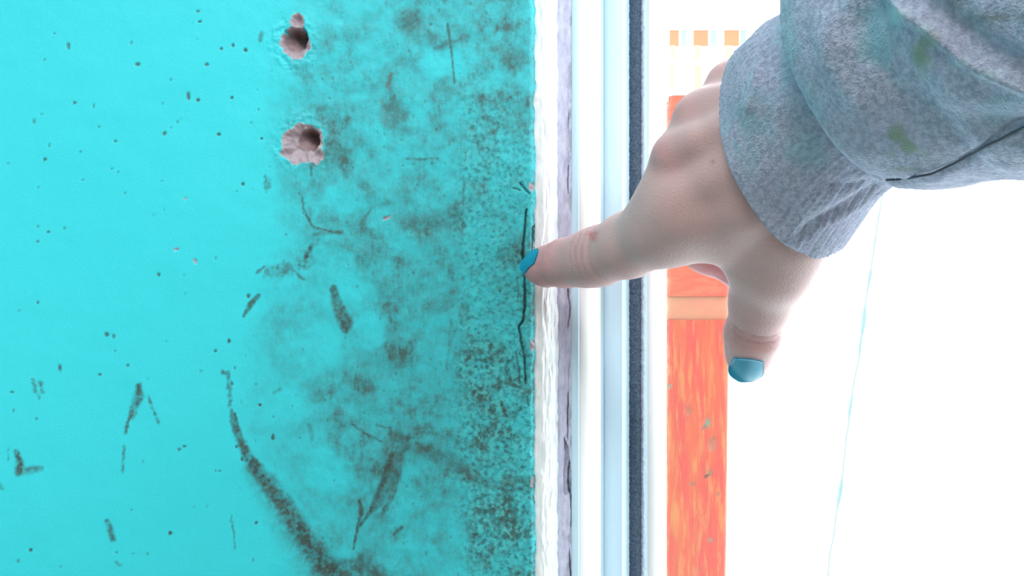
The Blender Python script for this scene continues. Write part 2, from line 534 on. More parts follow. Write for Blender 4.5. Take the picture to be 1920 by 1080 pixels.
for s_ in [(200, 627, 5, 5), (213, 631, 2.5, 4.5), (112, 690, 2.5, 9), (128, 86, 3, 8), (308, 250, 4, 5.5), (388, 121, 4.5, 4),
           (410, 252, 4, 4), (297, 515, 3, 5), (319, 1000, 4.5, 4), (139, 193, 3.5, 4), (93, 272, 2, 5), (84, 299, 2.5, 4),
           (63, 228, 2, 7), (216, 265, 2.5, 3), (71, 567, 3, 2.5), (239, 685, 2.5, 3.5), (216, 659, 2, 2), (460, 94, 4.5, 4.5),
           (465, 555, 5, 5), (511, 820, 4, 7), (487, 760, 3.5, 3.5), (480, 981, 3.5, 3.5), (429, 640, 3, 5), (403, 658, 3, 3),
           (371, 21, 3.5, 3), (375, 40, 4, 2.5), (415, 91, 3, 3), (436, 85, 2.5, 5), (121, 428, 2, 4), (70, 453, 3, 2.5),
           (150, 285, 2, 2), (185, 238, 2, 3), (210, 317, 2, 2), (222, 322, 2, 2), (154, 338, 2, 2), (72, 352, 1.5, 3),
           (234, 362, 2, 2), (14, 307, 2, 2), (78, 214, 2, 2), (175, 199, 1.5, 5), (246, 80, 2, 4), (258, 120, 6, 4),
           (102, 63, 1.5, 2), (22, 735, 4, 2), (24, 770, 2, 4), (68, 785, 3, 2), (187, 702, 2.5, 3), (336, 843, 3.5, 3), (345, 837, 3, 3),
           (57, 1032, 3.5, 4), (33, 1052, 2, 5), (249, 1038, 2, 2), (218, 1036, 2, 2.5), (412, 884, 2, 2), (404, 884, 2, 2.5),
           (440, 690, 2, 4), (443, 838, 3, 4), (454, 862, 3, 5), (434, 720, 3, 4), (320, 150, 2, 3), (434, 183, 3, 3),
           (70, 425, 2, 2), (90, 435, 3, 2), (332, 228, 2, 3), (371, 187, 3, 4), (353, 180, 4, 10), (484, 206, 2, 3), (490, 260, 3, 3), (455, 345, 4, 4)]:
    x_, y_, a_, b_ = s_
    d = np.hypot((PX + sx_ * .5 - x_) / (a_ + 1), (PY + sy_ * .5 - y_) / (b_ + 1))
    sp = sstep(1.0, 0.35, d)
    mark = np.maximum(mark, sp * (.92 if a_ >= 2.5 else .6))
    depth += sp * 1.6
# faint specks all over, denser to the right
rs = np.random.RandomState(4)
for i in range(300):
    x_ = 1003 - abs(rs.normal(0, 330)); y_ = rs.uniform(0, 1080)
    if x_ < 0: continue
    r_ = rs.uniform(1.6, 3.4); e_ = rs.uniform(.8, 2.0)
    i0, i1 = np.searchsorted(cols, [x_ - 10, x_ + 10]); j0, j1 = np.searchsorted(rows, [y_ - 14, y_ + 14])
    sl = (slice(j0, j1), slice(i0, i1))
    d = np.hypot((PX[sl] - x_) / r_, (PY[sl] - y_) / (r_ * e_))
    sp = sstep(1.0, 0.3, d)
    mark[sl] = np.maximum(mark[sl], sp * rs.uniform(.15, .6))
    depth[sl] += sp * 1.0
# small chips of bare plaster
for x_, y_, a_, b_, an in [(330, 467, 4, 3, 0.4), (366, 490, 3, 6, -0.5), (726, 408, 9, 3, -0.4), (347, 373, 3, 3, 0), (996, 350, 6, 9, 0), (998, 648, 6, 12, 0), (998, 905, 4, 10, 0)]:
    dx, dy = PX + sx_ * .6 - x_, PY + sy_ * .6 - y_
    u, v = dx * math.cos(an) + dy * math.sin(an), -dx * math.sin(an) + dy * math.cos(an)
    f = sstep(1.2, 0.5, np.hypot(u / a_, v / b_))
    bare = np.maximum(bare, f)
    depth += f * 2.5

# cracks along the edge
crack = [(987, 393, 2.6), (984, 428, 3.0), (980, 474, 3.4), (984, 523, 3.2), (985, 565, 3.2), (981, 602, 3.2), (973, 613, 3),
         (978, 642, 3), (984, 674, 3), (986, 720, 2.4)]
f = sstep(0, .8, seg_field(crack, .05, .35))
depth += f * 9
mark = np.maximum(mark, f * .8)
for ln, dd in [([(975, 344, 2), (984, 354, 3), (992, 364, 2)], 6), ([(966, 660, 2), (973, 690, 2.4), (975, 720, 2)], 4),
               ([(962, 352, 2), (976, 357, 2)], 4), ([(1000, 425, 4), (1000, 470, 5)], 6), ([(970, 520, 1.5), (972, 560, 1.5)], 3)]:
    f = sstep(0, .8, seg_field(ln, .05, .5))
    depth += f * dd
    mark = np.maximum(mark, f * .6)

# plug holes: broken-out paint, bare plaster, a bored hole inside
ang_n = lambda cx, cy, sd: (fbm(np.arctan2(PY - cy, PX - cx) * 2.2 + 9, np.hypot(PX - cx, PY - cy) / 60., octaves=3, seed=sd) - .5)


def hole(cx, cy, rx, ry, d, steep, rough, sd, bare_amt=1.0):
    r = np.hypot((PX + sx_ * .5 - cx) / rx, (PY + sy_ * .5 - cy) / ry) * (1 + rough * ang_n(cx, cy, sd))
    f = sstep(1.0, 1.0 - steep, r)
    global bare, depth
    depth = np.maximum(depth, f * d)
    bare = np.maximum(bare, sstep(1.05, 0.95, r) * bare_amt)
    k = sstep(1.12, 1.0, r)
    return k


k1 = hole(558, 40, 13, 17, 9, .8, .7, 41)
k2 = hole(552, 82, 27, 30, 16, .6, .6, 42)
brick = np.zeros_like(PX)
def bore(cx, cy, rx, ry, d0, tilt, sd):
    global depth, brick
    r = np.hypot((PX + sx_ * .4 - cx) / rx, (PY + sy_ * .4 - cy) / ry) * (1 + .35 * ang_n(cx, cy, sd))
    f = sstep(1.0, .78, r)
    depth = np.maximum(depth, f * np.maximum(2, d0 + tilt * ((PX - cx) * .6 - (PY - cy) * .8)))
    brick = np.maximum(brick, sstep(1.0, .85, r))
bore(553, 73, 25, 24, 32, 1.15, 43)
k3 = hole(567, 268, 38, 38, 13, .6, .6, 44)
hole(548, 285, 22, 15, 12, .8, .6, 45)
hole(592, 292, 16, 14, 9, .8, .6, 46)
bore(577, 262, 24, 22, 30, 1.05, 47)
for k in (k1, k2, k3):
    grime *= 1 - k; mark *= 1 - k; pit *= 1 - k
# crumbs of relief inside the broken rims
depth += bare * (fbm(PX / 9., PY / 9., octaves=3, seed=51) - .5) * 9
rim = sstep(1.9, 1.15, np.hypot((PX - 552) / 30, (PY - 80) / 32)) + sstep(1.7, 1.1, np.hypot((PX - 567) / 40, (PY - 267) / 40))
depth -= rim * (1 - bare) * (fbm(PX / 8., PY / 8., octaves=2, seed=52) - .35) * 5
# trowel relief of the plaster
depth += (fbm(PX / 30., PY / 30., octaves=4, seed=61) - .5) * 3.2 * sstep(380, 620, PX) + (fbm(PX / 60., PY / 60., octaves=3, seed=62) - .5) * 2.0
depth += pit * (fbm(PX / 9., PY / 9., octaves=2, seed=63) - .5) * 2.6
# the paint rounds off at the broken edge
depth += sstep(990, 1003, PX) ** 2 * 7

V = np.stack([(PXj - 960) / PXW, WALLY + depth / PXW, CAMZ + (540 - PY) / PXW], -1)
# edge return into the reveal
ret = V[:, -1, :].copy(); ret[:, 1] = Y_OUT; ret[:, 0] = EDGE - 0.003
V = np.concatenate([V, ret[:, None, :]], 1)
nr, nc = V.shape[:2]
wall = big_mesh('wall_front', V.reshape(-1, 3), grid_quads(nr, nc)[:, ::-1], M_WALL)
tag(wall, kind='structure')
pad = lambda a: np.concatenate([a, a[:, -1:]], 1)
for n_, a_ in (('grime', grime), ('mark', mark), ('bare', bare), ('pit', pit), ('rust', rust), ('brick', brick)):
    attr(wall, n_, np.clip(pad(a_), 0, 1))


# ------------------------------------------------------------------ plaster edge, filler and window frame
def strip(name, prof, z0, z1, nz, mat, parent=None, disp=None, dense=None):
    """profile [(X, Y)...] swept up Z with an optional displacement disp(u, z) -> (dx, dy); solid towards the outside"""
    prof = np.array(prof)
    zs = np.linspace(z0, z1, nz) if dense is None else axis_lines([(z0, dense[0], 6), (dense[0], dense[1], nz), (dense[1], z1, 6)])
    Xp = np.tile(prof[:, 0], (len(zs), 1)); Yp = np.tile(prof[:, 1], (len(zs), 1))
    Z = np.tile(zs[:, None], (1, len(prof)))
    if disp:
        dx, dy = disp(Xp, Yp, Z)
        Xp = Xp + dx; Yp = Yp + dy
    V = np.stack([Xp, Yp, Z], -1)
    return big_mesh(name, V.reshape(-1, 3), grid_quads(len(zs), len(prof)), mat, parent, smooth=disp is not None), (Xp, Yp, Z)


def P(px, Y): return ((px - 960) / FOC * Y, Y)


def lerp_prof(a, b, n, bulge=0.0):
    a, b = np.array(a), np.array(b)
    t = np.linspace(0, 1, n)[:, None]
    p = a + (b - a) * t
    p[:, 1] -= bulge * np.sin(np.pi * t[:, 0])
    return [tuple(q) for q in p]


DZ = (CAMZ - 0.13, CAMZ + 0.13)
def disp_plaster(X, Y, Z):
    n = fbm(X * 1400, Z * 160, octaves=4, seed=71) - .5
    n2 = fbm(X * 300, Z * 260, octaves=3, seed=72) - .5
    inner = sstep(EDGE - 0.004, EDGE + 0.002, X)
    return n2 * 0.0012 * inner, (n * 0.0016 + n2 * 0.0008) * inner


pl_prof = [(EDGE - 0.004, 0.30)] + lerp_prof((EDGE - 0.004, 0.2718), P(1016, 0.2722), 8) + lerp_prof(P(1018, 0.2724), P(1046, 0.2790), 26, 0.0008)
pl_prof += [(P(1046, 0.2790)[0], 0.31), (EDGE - 0.004, 0.31)]
o, _ = strip('trim_1', pl_prof, OP_B, OP_T, 420, M_PLASTER, None, disp_plaster, DZ)
tag(o, 'rough white plaster edge beside the turquoise wall', kind='structure')


flake = [(1057, 818), (1066, 840), (1071, 880), (1077, 915), (1070, 925), (1058, 930), (1056, 890), (1059, 850)]
def in_poly(px, py, poly):
    ins = np.zeros(px.shape, bool)
    j = len(poly) - 1
    for i in range(len(poly)):
        xi, yi = poly[i]; xj, yj = poly[j]
        c = ((yi > py) != (yj > py)) & (px < (xj - xi) * (py - yi) / (yj - yi + 1e-9) + xi)
        ins ^= c
        j = i
    return ins


FD = 0.2800
def fpx(X, Z): return 960 + X / FD * FOC, 540 - (Z - CAMZ) / FD * FOC
def filler_masks(X, Z):
    px, py = fpx(X, Z)
    cx = 1066.5 + (fbm(py / 34., py * 0, octaves=3, seed=81) - .5) * 9 + sstep(800, 960, py) * 3
    gate = sstep(.38, .5, fbm(py / 60., py * 0 + 5, octaves=2, seed=82)) * sstep(100, 170, py)
    cr = np.exp(-((px - cx) / 1.3) ** 2) * gate
    ch = in_poly(px, py, flake).astype(float)
    # a dark rim on the right of the flake
    return cr, ch, px, py


def disp_filler(X, Y, Z):
    cr, ch, px, py = filler_masks(X, Z)
    n = fbm(X * 700, Z * 300, octaves=4, seed=83) - .5
    return np.zeros_like(X), n * 0.0007 + cr * 0.0009 + ch * 0.0012


fi_prof = [(P(1044.5, 0.2788)[0], 0.31)] + lerp_prof(P(1044.5, 0.2794), P(1073, FD + 0.0004), 40) + [(P(1073, FD)[0], 0.31)]
o, (Xf, Yf, Zf) = strip('trim_2', fi_prof, OP_B, OP_T, 460, M_FILLER, None, disp_filler, DZ)
tag(o, 'cracked lilac white filler between plaster and frame', kind='structure')
cr, ch, px_, py_ = filler_masks(Xf, Zf)
sm = sstep(1052, 1072, px_) * sstep(.5, .62, fbm(px_ / 14., py_ / 40., octaves=4, seed=84)) * .55
attr(o, 'filler_dark', np.clip(cr * .75 + ch * .35 + sm * .8, 0, 1))  # darker along the crack, inside the flake and in random smudges

win = empty('window_1', ((P(1072, .28)[0] + OP_R) / 2, 0.3, OP_B))
tag(win, 'white plastic window frame with grey felt gasket', kind='structure')
wl = win.location
def under(o):
    o.parent = win
    o.matrix_parent_inverse.identity()
    o.data.transform(__import__('mathutils').Matrix.Translation(-Vector(wl)))
    return o


A, Bq, Cq, Dq, Eq = P(1072, .2800), P(1087, .2802), P(1128, .3010), P(1168, .3014), P(1180, .3075)
# outer frame: front lip, sloping inner face, flat step
prof = [(A[0], .325), A, (Bq[0] - .0006, Bq[1]), (Bq[0], Bq[1] + .0006), (Bq[0], Cq[1] - .0004), Cq]
prof += [P(1131.5, .3012), P(1132, .3018), P(1133.5, .3018), P(1134, .3012), (Dq[0] - .0004, Dq[1]), (Dq[0], Dq[1] + .0005), Eq, P(1214, .3085), (P(1214, .3085)[0], .325), (A[0], .325)]
o, _ = strip('outer_frame', prof, OP_B, OP_T, 3, M_PVC, None)
under(o)
o, _ = strip('frame_bevel_lit', [(Bq[0] - .0003, .3005), (Bq[0] - .0002, Bq[1] + .0008), (Bq[0] + .0003, Bq[1] + .0006), (Cq[0] - .0002, Cq[1] - .0006), (Cq[0] - .0001, .3009)], OP_B, OP_T, 3, M_PVC_LIT, None)  # added whiter strip, daylight on the sloping face painted in
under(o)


def disp_gasket(X, Y, Z):
    n = fbm(Z * 1500, X * 900, octaves=3, seed=91) - .5
    n2 = fbm(Z * 700, X * 500, octaves=3, seed=92) - .5
    return n * 0.0007, n2 * 0.0009


g0, g1 = P(1180.5, .3072), P(1203, .3070)
prof = [(g0[0], .3095)] + lerp_prof(g0, g1, 14, 0.0016) + [(g1[0], .3095)]
o, _ = strip('gasket', prof, OP_B, OP_T, 700, M_GASKET, None, disp_gasket, DZ)
under(o)
g0, g1 = P(1202, .3066), P(1209, .3068)
prof = [(g0[0], .3095)] + lerp_prof(g0, g1, 6, 0.0006) + [(g1[0], .3095)]
o, _ = strip('gasket_lip', prof, OP_B, OP_T, 500, M_GASKET_LIP, None, disp_gasket, DZ)
under(o)
# outer rebate of the frame, sloping away to the outside
s0, s1 = P(1208.5, .3075), P(1250, .3500)
prof = [(s0[0], .352), s0, (s1[0] - .0008, s1[1] - .0012), s1, (s1[0], .352), (s0[0], .352)]
o, _ = strip('frame_rebate', prof, OP_B, OP_T, 3, M_PVC_LIT, None)
under(o)
FR = OP_R - 0.06
under(box('frame_stile', FR, OP_R, .28, .35, OP_B, OP_T, M_PVC, None, .003))
under(box('frame_head', P(1250, .35)[0], FR, .28, .35, OP_T - .06, OP_T, M_PVC, None, .003))
under(box('frame_foot', P(1250, .35)[0], FR, .28, .35, OP_B, OP_B + .06, M_PVC, None, .003))

# ------------------------------------------------------------------ outdoors
ground = box('ground', -12, 16, Y_OUT + .03, 30, -.3, 0.0, M_GROUND)
tag(ground, kind='structure')

# orange post ----------------------------------------------------------
def orange(name, c1, c2, c3, sc, seed):
    w = NT(name, 0.55, 0.3)
    mp = w.mapping(sc)
    a = w.noise(12, 5, 0.6, mp)
    b = w.noise(40, 5, 0.65, mp)
    c = w.mix(w.rng(a, .36, .64), c1, c2)
    c = w.mix(w.rng(b, .46, .66, 0, .75), c, c3)
    c = w.mix(w.attr('bare'), c, (0.26, 0.19, 0.14))
    c = w.mix(w.attr('dark'), c, (0.07, 0.06, 0.06))
    w.color(c)
    w.bump(b, .002, .4)
    return w.m


OR_A, OR_B, OR_C = (0.62, 0.056, 0.043), (0.62, 0.082, 0.040), (0.62, 0.150, 0.055)
M_ORV = orange('orange_paint_vertical_brushing', OR_A, OR_B, OR_C, (4, 4, .5), 1)
M_ORH = orange('orange_paint_level_brushing', (0.62, 0.072, 0.048), (0.62, 0.092, 0.05), (0.62, 0.12, 0.065), (.8, .8, 3), 2)
M_ORB = orange('pale_orange_bare_band', (0.62, 0.15, 0.09), (0.62, 0.17, 0.095), (0.62, 0.14, 0.085), (1, 1, 2), 3)
PYD = 1.15
post = empty('orange_post', (pt(1310, 540, PYD)[0], PYD + .045, 0))
tag(post, 'orange painted wooden post with pale band standing outside the window', 'post')


def post_piece(name, y_top, y_bot, mat, setback, top_round=False, chips=()):
    z1 = CAMZ + (540 - y_top) / FOC * PYD
    z0 = 0.0 if y_bot is None else CAMZ + (540 - y_bot) / FOC * PYD
    ztop_vis = z1; zlow = max(z0, CAMZ - .46)
    nz, nx = 160, 26
    zs = np.linspace(zlow, ztop_vis, nz)
    if zlow > z0: zs = np.concatenate([[z0], zs])
    t = np.linspace(0, 1, nx)
    Z, T = np.meshgrid(zs, t, indexing='ij')
    k = PYD / FOC
    lean = (Z - CAMZ) * (6.0 / 760 / k * k)      # the post leans a hair
    xl = pt(1253.5, 0, PYD)[0] + lean; xr = pt(1369, 0, PYD)[0] + lean * 1.6
    X = xl + (xr - xl) * T
    edge = np.exp(-T * 22)
    X = X + edge * (fbm(Z * 90, T * 0, octaves=4, seed=101) - .55) * .006
    Y = PYD + setback + 0.004 * (np.exp(-T * 30) + np.exp(-(1 - T) * 30)) + (fbm(X * 60, Z * 6, octaves=3, seed=102) - .5) * .002
    px = 960 + X / k; py = 540 - (Z - CAMZ) / k
    br = np.zeros_like(X); dk = np.zeros_like(X)
    for cx, cy, rx, ry, am, da in chips:
        f = sstep(1.1, .6, np.hypot((px - cx) / rx, (py - cy) / ry) + (fbm(px / 4, py / 6, octaves=2, seed=103) - .5) * .8)
        br = np.maximum(br, f * am); dk = np.maximum(dk, f * da)
        Y = Y + f * .002
    if top_round:
        drop = np.maximum(0, (Z - (z1 - .012)) / .012)
        X = X - np.where(T > .5, 1, 0) * drop ** 2 * (T - .5) * .012
        Z = Z - np.where(T > .3, (T - .3) ** 2 * .02, 0) * drop
    front = np.stack([X, Y, Z], -1)
    back = front.copy(); back[..., 1] = PYD + .09
    n0, n1 = front.shape[:2]
    # closed loop around the post: front columns then back columns reversed
    loop = np.concatenate([front, back[:, ::-1][:, [0, n1 // 2, n1 - 1]]], 1)
    nl = loop.shape[1]
    q = grid_quads(n0, nl, wrap=True)
    V = loop.reshape(-1, 3)
    # top cap as a strip of quads: front j .. back centre
    base_i = (n0 - 1) * nl
    cap = []
    bk = [base_i + n1 + 2] * (n1 // 2) + [base_i + n1 + 1] * (n1 - n1 // 2)
    for j in range(n1 - 1):
        a, b = base_i + j, base_i + j + 1
        c, d = bk[j + 1], bk[j]
        if c == d: continue
        cap.append((a, b, c, d))
    V = V - np.array(post.location)
    o = big_mesh(name, V, q, mat, post)
    z = np.zeros((n0, 3))
    attr(o, 'bare', np.concatenate([br, z], 1)); attr(o, 'dark', np.concatenate([dk, z], 1))
    return o


post_piece('post_shaft', 600, None, M_ORV, 0.0, chips=[
    (1327, 792, 5, 10, .9, 0), (1322, 800, 3, 6, .5, .3), (1325, 893, 3, 4, 0, .8), (1330, 888, 5, 6, .4, 0), (1332, 1013, 6, 4, .7, 0),
    (1345, 925, 2, 3, .6, 0), (1297, 908, 6, 3, .3, 0), (1310, 1070, 3, 3, .6, 0), (1290, 770, 6, 10, .25, 0), (1256, 725, 3, 6, .9, 0), (1335, 835, 8, 16, .25, 0)])
post_piece('post_band', 556, 600, M_ORB, 0.003)
post_piece('post_head', 178, 556, M_ORH, 0.001, top_round=True)
# lid closing the top of the post
zt = CAMZ + (540 - 180) / FOC * PYD
xl, xr = pt(1256, 0, PYD)[0], pt(1366, 0, PYD)[0]
lid = box('post_cap', xl, xr, PYD + .006, PYD + .088, zt - .006, zt, M_ORV, None)
lid.data.transform(__import__('mathutils').Matrix.Translation(-Vector(post.location)))
lid.parent = post
for o_ in (lid,):
    for n_ in ('bare', 'dark'): attr(o_, n_, np.zeros(len(o_.data.vertices)))

# white building with slatted balcony rail --------------------------------
HY = 12.0
house = empty('white_building', (3.4, HY + 2, 0))
tag(house, 'white building with orange slatted balcony rail, overexposed to yellow below, beyond the post', 'building')
hl = Vector(house.location)
def hbox(name, px0, px1, py0, py1, y0, y1, mat, bevel=0.0):
    x0, x1 = (px0 - 960) / FOC * HY, (px1 - 960) / FOC * HY
    z1, z0 = CAMZ + (540 - py0) / FOC * HY, max(0, CAMZ + (540 - py1) / FOC * HY)
    o = box(name, x0 - hl.x, x1 - hl.x, HY + y0 - hl.y, HY + y1 - hl.y, z0, z1, mat, house, bevel)
    return o


hbox('facade', 1150, 1700, -160, 2000, 1.3, 5.0, M_HOUSE)
hbox('balcony_slab', 1252, 1640, 176, 200, 0, 1.3, M_HOUSE)
M_SL_O = plain('orange_slat_paint', (0.42, 0.105, 0.045), .6, .15, 3)
M_SL_LIT = plain('overexposed_slat_paint', (0.42, 0.36, 0.14), .6, .15, 3)  # lower part of the orange boards, strong light put into the colour
M_SL_T = plain('pale_teal_slat_paint', (0.15, 0.25, 0.24), .6, .1, 3)
M_RAILW = plain('white_rail_paint', (0.92, 0.92, 0.9), .6, .03, 3)
hbox('top_rail', 1255, 1640, 52, 57, -.02, .06, M_RAILW)
hbox('middle_rail', 1255, 1640, 111, 125, -.02, .06, M_RAILW)
hbox('bottom_rail', 1255, 1640, 168, 176, -.02, .06, M_RAILW)
step = 58.0
for i in range(7):
    x0 = 1256 + i * step + (0 if i == 0 else -13)
    w_ = 17 if i == 0 else 27
    hbox('orange_slat', x0, x0 + w_, 57, 85, 0, .04, M_SL_O)
    hbox('overexposed_slat', x0 + 2, x0 + (10 if i == 0 else 12), 85, 111, 0, .04, M_SL_LIT)  # bleached stretch of the same board, brightness painted as yellow
    hbox('overexposed_slat', x0 + 1, x0 + (8 if i == 0 else 15), 125, 168, 0, .04, M_SL_LIT)
    hbox('teal_slat', 1278 + i * 56, 1287 + i * 56, 55, 84, .01, .04, M_SL_T)

# guy cord ---------------------------------------------------------------
def tube(name, pts, rad, mat, parent=None, n=10):
    pts = np.array(pts); m = len(pts)
    rad = np.full(m, rad) if np.isscalar(rad) else np.asarray(rad)
    T = np.gradient(pts, axis=0); T /= np.linalg.norm(T, axis=1)[:, None]
    ref = np.array([0.0, 1.0, 0.0]) if abs(T[0][1]) < .8 else np.array([1.0, 0, 0])
    U = np.cross(T, ref); U /= np.linalg.norm(U, axis=1)[:, None]
    W = np.cross(U, T)
    a = np.linspace(0, 2 * np.pi, n, endpoint=False)
    V = pts[:, None, :] + rad[:, None, None] * (np.cos(a)[None, :, None] * U[:, None, :] + np.sin(a)[None, :, None] * W[:, None, :])
    return big_mesh(name, V.reshape(-1, 3), grid_quads(m, n, wrap=True), mat, parent)


CY = 1.6
ca, cb = pt(1655, 345, CY), pt(1550, 1080, CY)
d_ = (cb - ca)
t_ = np.linspace(-1.4, (0 - ca[2]) / d_[2], 260)
cp = ca + t_[:, None] * d_
cp[:, 0] += (fbm(t_ * 9, t_ * 0, octaves=3, seed=111) - .5) * .012
rad = .0016 + .0032 * sstep(.5, .75, fbm(t_ * 22, t_ * 0 + 4, octaves=3, seed=112))
M_CORD = plain('pale_teal_cord', (0.24, 0.285, 0.28), .9, .15, 60)
tag(tube('guy_cord', cp, rad, M_CORD), 'thin frayed pale teal cord slanting down to the ground outside', 'cord')


# ------------------------------------------------------------------ hand (signed distance field -> one continuous mesh)
def prim(a, b):
    """a, b = (px, py, Y, radius in px at that depth)"""
    return (pt(*a[:3]), pt(*b[:3]), a[3] * a[2] / FOC, b[3] * b[2] / FOC)


def chain(*ps): return [prim(a, b) for a, b in zip(ps[:-1], ps[1:])]


INDEX = [(1008, 502, .2630, 25), (1022, 500, .2610, 34), (1060, 493, .2530, 42), (1098, 487, .2450, 47), (1124, 480, .2395, 52),
         (1180, 459, .2290, 58), (1230, 434, .2190, 62), (1275, 400, .2120, 66)]
THUMB = [(1401, 688, .2420, 27), (1404, 668, .2400, 38), (1411, 628, .2350, 48), (1427, 562, .2270, 54), (1447, 500, .2180, 62), (1478, 434, .2080, 60)]
groups_palm = []
W_I, W_M, W_R, W_P = (1572, 285, .197, 62), (1590, 245, .190, 74), (1600, 200, .189, 74), (1600, 162, .192, 62)
groups_palm += chain((1275, 398, .2140, 60), (1400, 370, .2050, 72), W_I)
groups_palm += chain((1276, 300, .2110, 36), (1380, 290, .2030, 66), W_M)
groups_palm += chain((1328, 228, .2130, 34), (1400, 225, .2060, 62), W_R)
groups_palm += chain((1398, 172, .2190, 34), (1440, 175, .2120, 58), W_P)
groups_palm += chain((1280, 300, .2130, 24), (1326, 232, .2150, 24), (1390, 168, .2200, 24))
# flesh between thumb and index, and the heel of the thumb
groups_palm += chain((1290, 425, .2160, 58), (1380, 425, .2150, 58), (1460, 440, .2140, 64))
groups_palm += chain((1448, 500, .2190, 56), (1488, 412, .2090, 56), (1545, 312, .200, 56))
groups_palm += chain((1340, 320, .2180, 60), (1460, 300, .2120, 75))
# forearm inside the sleeve
groups_palm += chain((1595, 222, .190, 90), (1690, 140, .174, 100), (1850, 30, .157, 120))
MIDDLE = [(1274, 298, .2110, 36), (1268, 360, .2330, 52), (1268, 425, .2560, 48), (1330, 464, .2590, 46), (1400, 501, .2540, 43), (1440, 475, .2380, 36)]
RING = [(1326, 226, .2130, 34), (1316, 290, .2380, 50), (1310, 350, .2580, 46), (1400, 400, .2600, 42), (1450, 420, .2480, 36)]
LITTLE = [(1396, 168, .2190, 32), (1396, 225, .2400, 44), (1385, 285, .2560, 40), (1450, 330, .2570, 36), (1490, 350, .2450, 30)]
KNUCK = [((1265, 288, .2065, 23), (1278, 285, .2060, 25)), ((1306, 212, .2085, 20), (1318, 207, .2080, 22)), ((1372, 150, .2150, 20), (1384, 146, .2145, 22)),
         ((1246, 372, .2110, 34), (1262, 380, .2085, 36))]
TENDON = [chain((1256, 287, .2045, 20), (1300, 262, .1995, 17), (1350, 240, .1960, 15), (1450, 215, .1890, 15)),
          chain((1300, 210, .2065, 18), (1350, 190, .2020, 14), (1450, 170, .1970, 14)),
          chain((1356, 148, .2130, 17), (1420, 135, .2080, 13), (1480, 130, .204, 12)),
          chain((1262, 372, .2060, 20), (1330, 338, .1990, 16), (1450, 290, .1900, 14))]


def sd(p, pr):
    a, b, ra, rb = pr
    ab = b - a
    t = np.clip(((p - a) @ ab) / (ab @ ab), 0, 1)
    q = p - a - t[:, None] * ab
    return np.sqrt((q * q).sum(1)) - (ra + t * (rb - ra))


def smin(a, b, k):
    h = np.maximum(k - np.abs(a - b), 0) / k
    return np.minimum(a, b) - h * h * k * .25


def smin_list(p, prs, k):
    d = sd(p, prs[0])
    for q in prs[1:]: d = smin(d, sd(p, q), k)
    return d


FINGERS = [chain(*INDEX), chain(*THUMB), chain(*MIDDLE), chain(*RING), chain(*LITTLE)]
KNUCK = [prim(*k) for k in KNUCK]
# creases: (centre point, axis, half length limit, depth)
def axis_of(a, b):
    v = pt(*b[:3]) - pt(*a[:3]); return v / np.linalg.norm(v)


CREASE = []
ax = axis_of(INDEX[4], INDEX[2])
for px, py, Y, dp, wd in [(1112, 470, .2420, .00040, .0005), (1121, 470, .2396, .0005, .0006), (1130, 466, .2374, .0005, .0005), (1140, 462, .235, .0004, .0006)]:
    CREASE.append((pt(px, py, Y), ax, dp, wd, .0135))
ax2 = axis_of(INDEX[2], INDEX[1])
for px, py, Y, dp, wd in [(1050, 478, .2555, .00035, .0005), (1058, 478, .2535, .0004, .0005)]:
    CREASE.append((pt(px, py, Y), ax2, dp, wd, .010))
ax3 = axis_of(THUMB[3], THUMB[2])
for px, py, Y, dp, wd in [(1413, 606, .2295, .00022, .0006), (1414, 619, .2305, .00030, .0007), (1411, 629, .2315, .00018, .0006)]:
    CREASE.append((pt(px, py, Y), ax3, dp, wd, .012))


def crease_val(p):
    c = np.zeros(len(p))
    for (q, ax, dp, wd, rr) in CREASE:
        v = p - q
        s = v @ ax
        lat = np.sqrt(np.maximum((v * v).sum(1) - s * s, 0))
        wob = (fbm(p[:, 0] * 400, p[:, 2] * 400, octaves=2, seed=131) - .5) * .0012
        c += np.exp(-((s + wob) / wd) ** 2) * sstep(rr, rr * .35, lat) * dp * 1.4
    return c


def hand_sdf(p, fine=False):
    d = smin_list(p, groups_palm, .009)
    for k in KNUCK: d = smin(d, sd(p, k), .010)
    for t in TENDON: d = smin(d, smin_list(p, t, .003), .0045)
    for f, k in zip(FINGERS, (.007, .008, .003, .003, .003)):
        d = smin(d, smin_list(p, f, .004), k)
    if fine: d = d + crease_val(p)
    return d


H = .0010
allp = np.array([c for f in FINGERS for q in f for c in (q[0], q[1])] + [c for q in groups_palm for c in (q[0], q[1])])
lo = allp.min(0) - .024; hi = allp.max(0) + .024
ns = np.ceil((hi - lo) / H).astype(int)
xs = [lo[i] + H * np.arange(ns[i]) for i in range(3)]
# coarse pass finds the blocks that hold the surface
S = 8
F = np.full(ns, .05, dtype=np.float64)
cn = [np.arange(0, n, S) for n in ns]
cx = np.stack(np.meshgrid(*[lo[i] + H * (cn[i] + S / 2) for i in range(3)], indexing='ij'), -1)
cd = hand_sdf(cx.reshape(-1, 3)).reshape(cx.shape[:3])
F_in = np.repeat(np.repeat(np.repeat(cd, S, 0), S, 1), S, 2)[:ns[0], :ns[1], :ns[2]]
F[:] = np.sign(F_in) * .05
act = np.abs(F_in) < H * S * 1.05
idx = np.argwhere(act)
F[act] = hand_sdf(lo + H * idx)


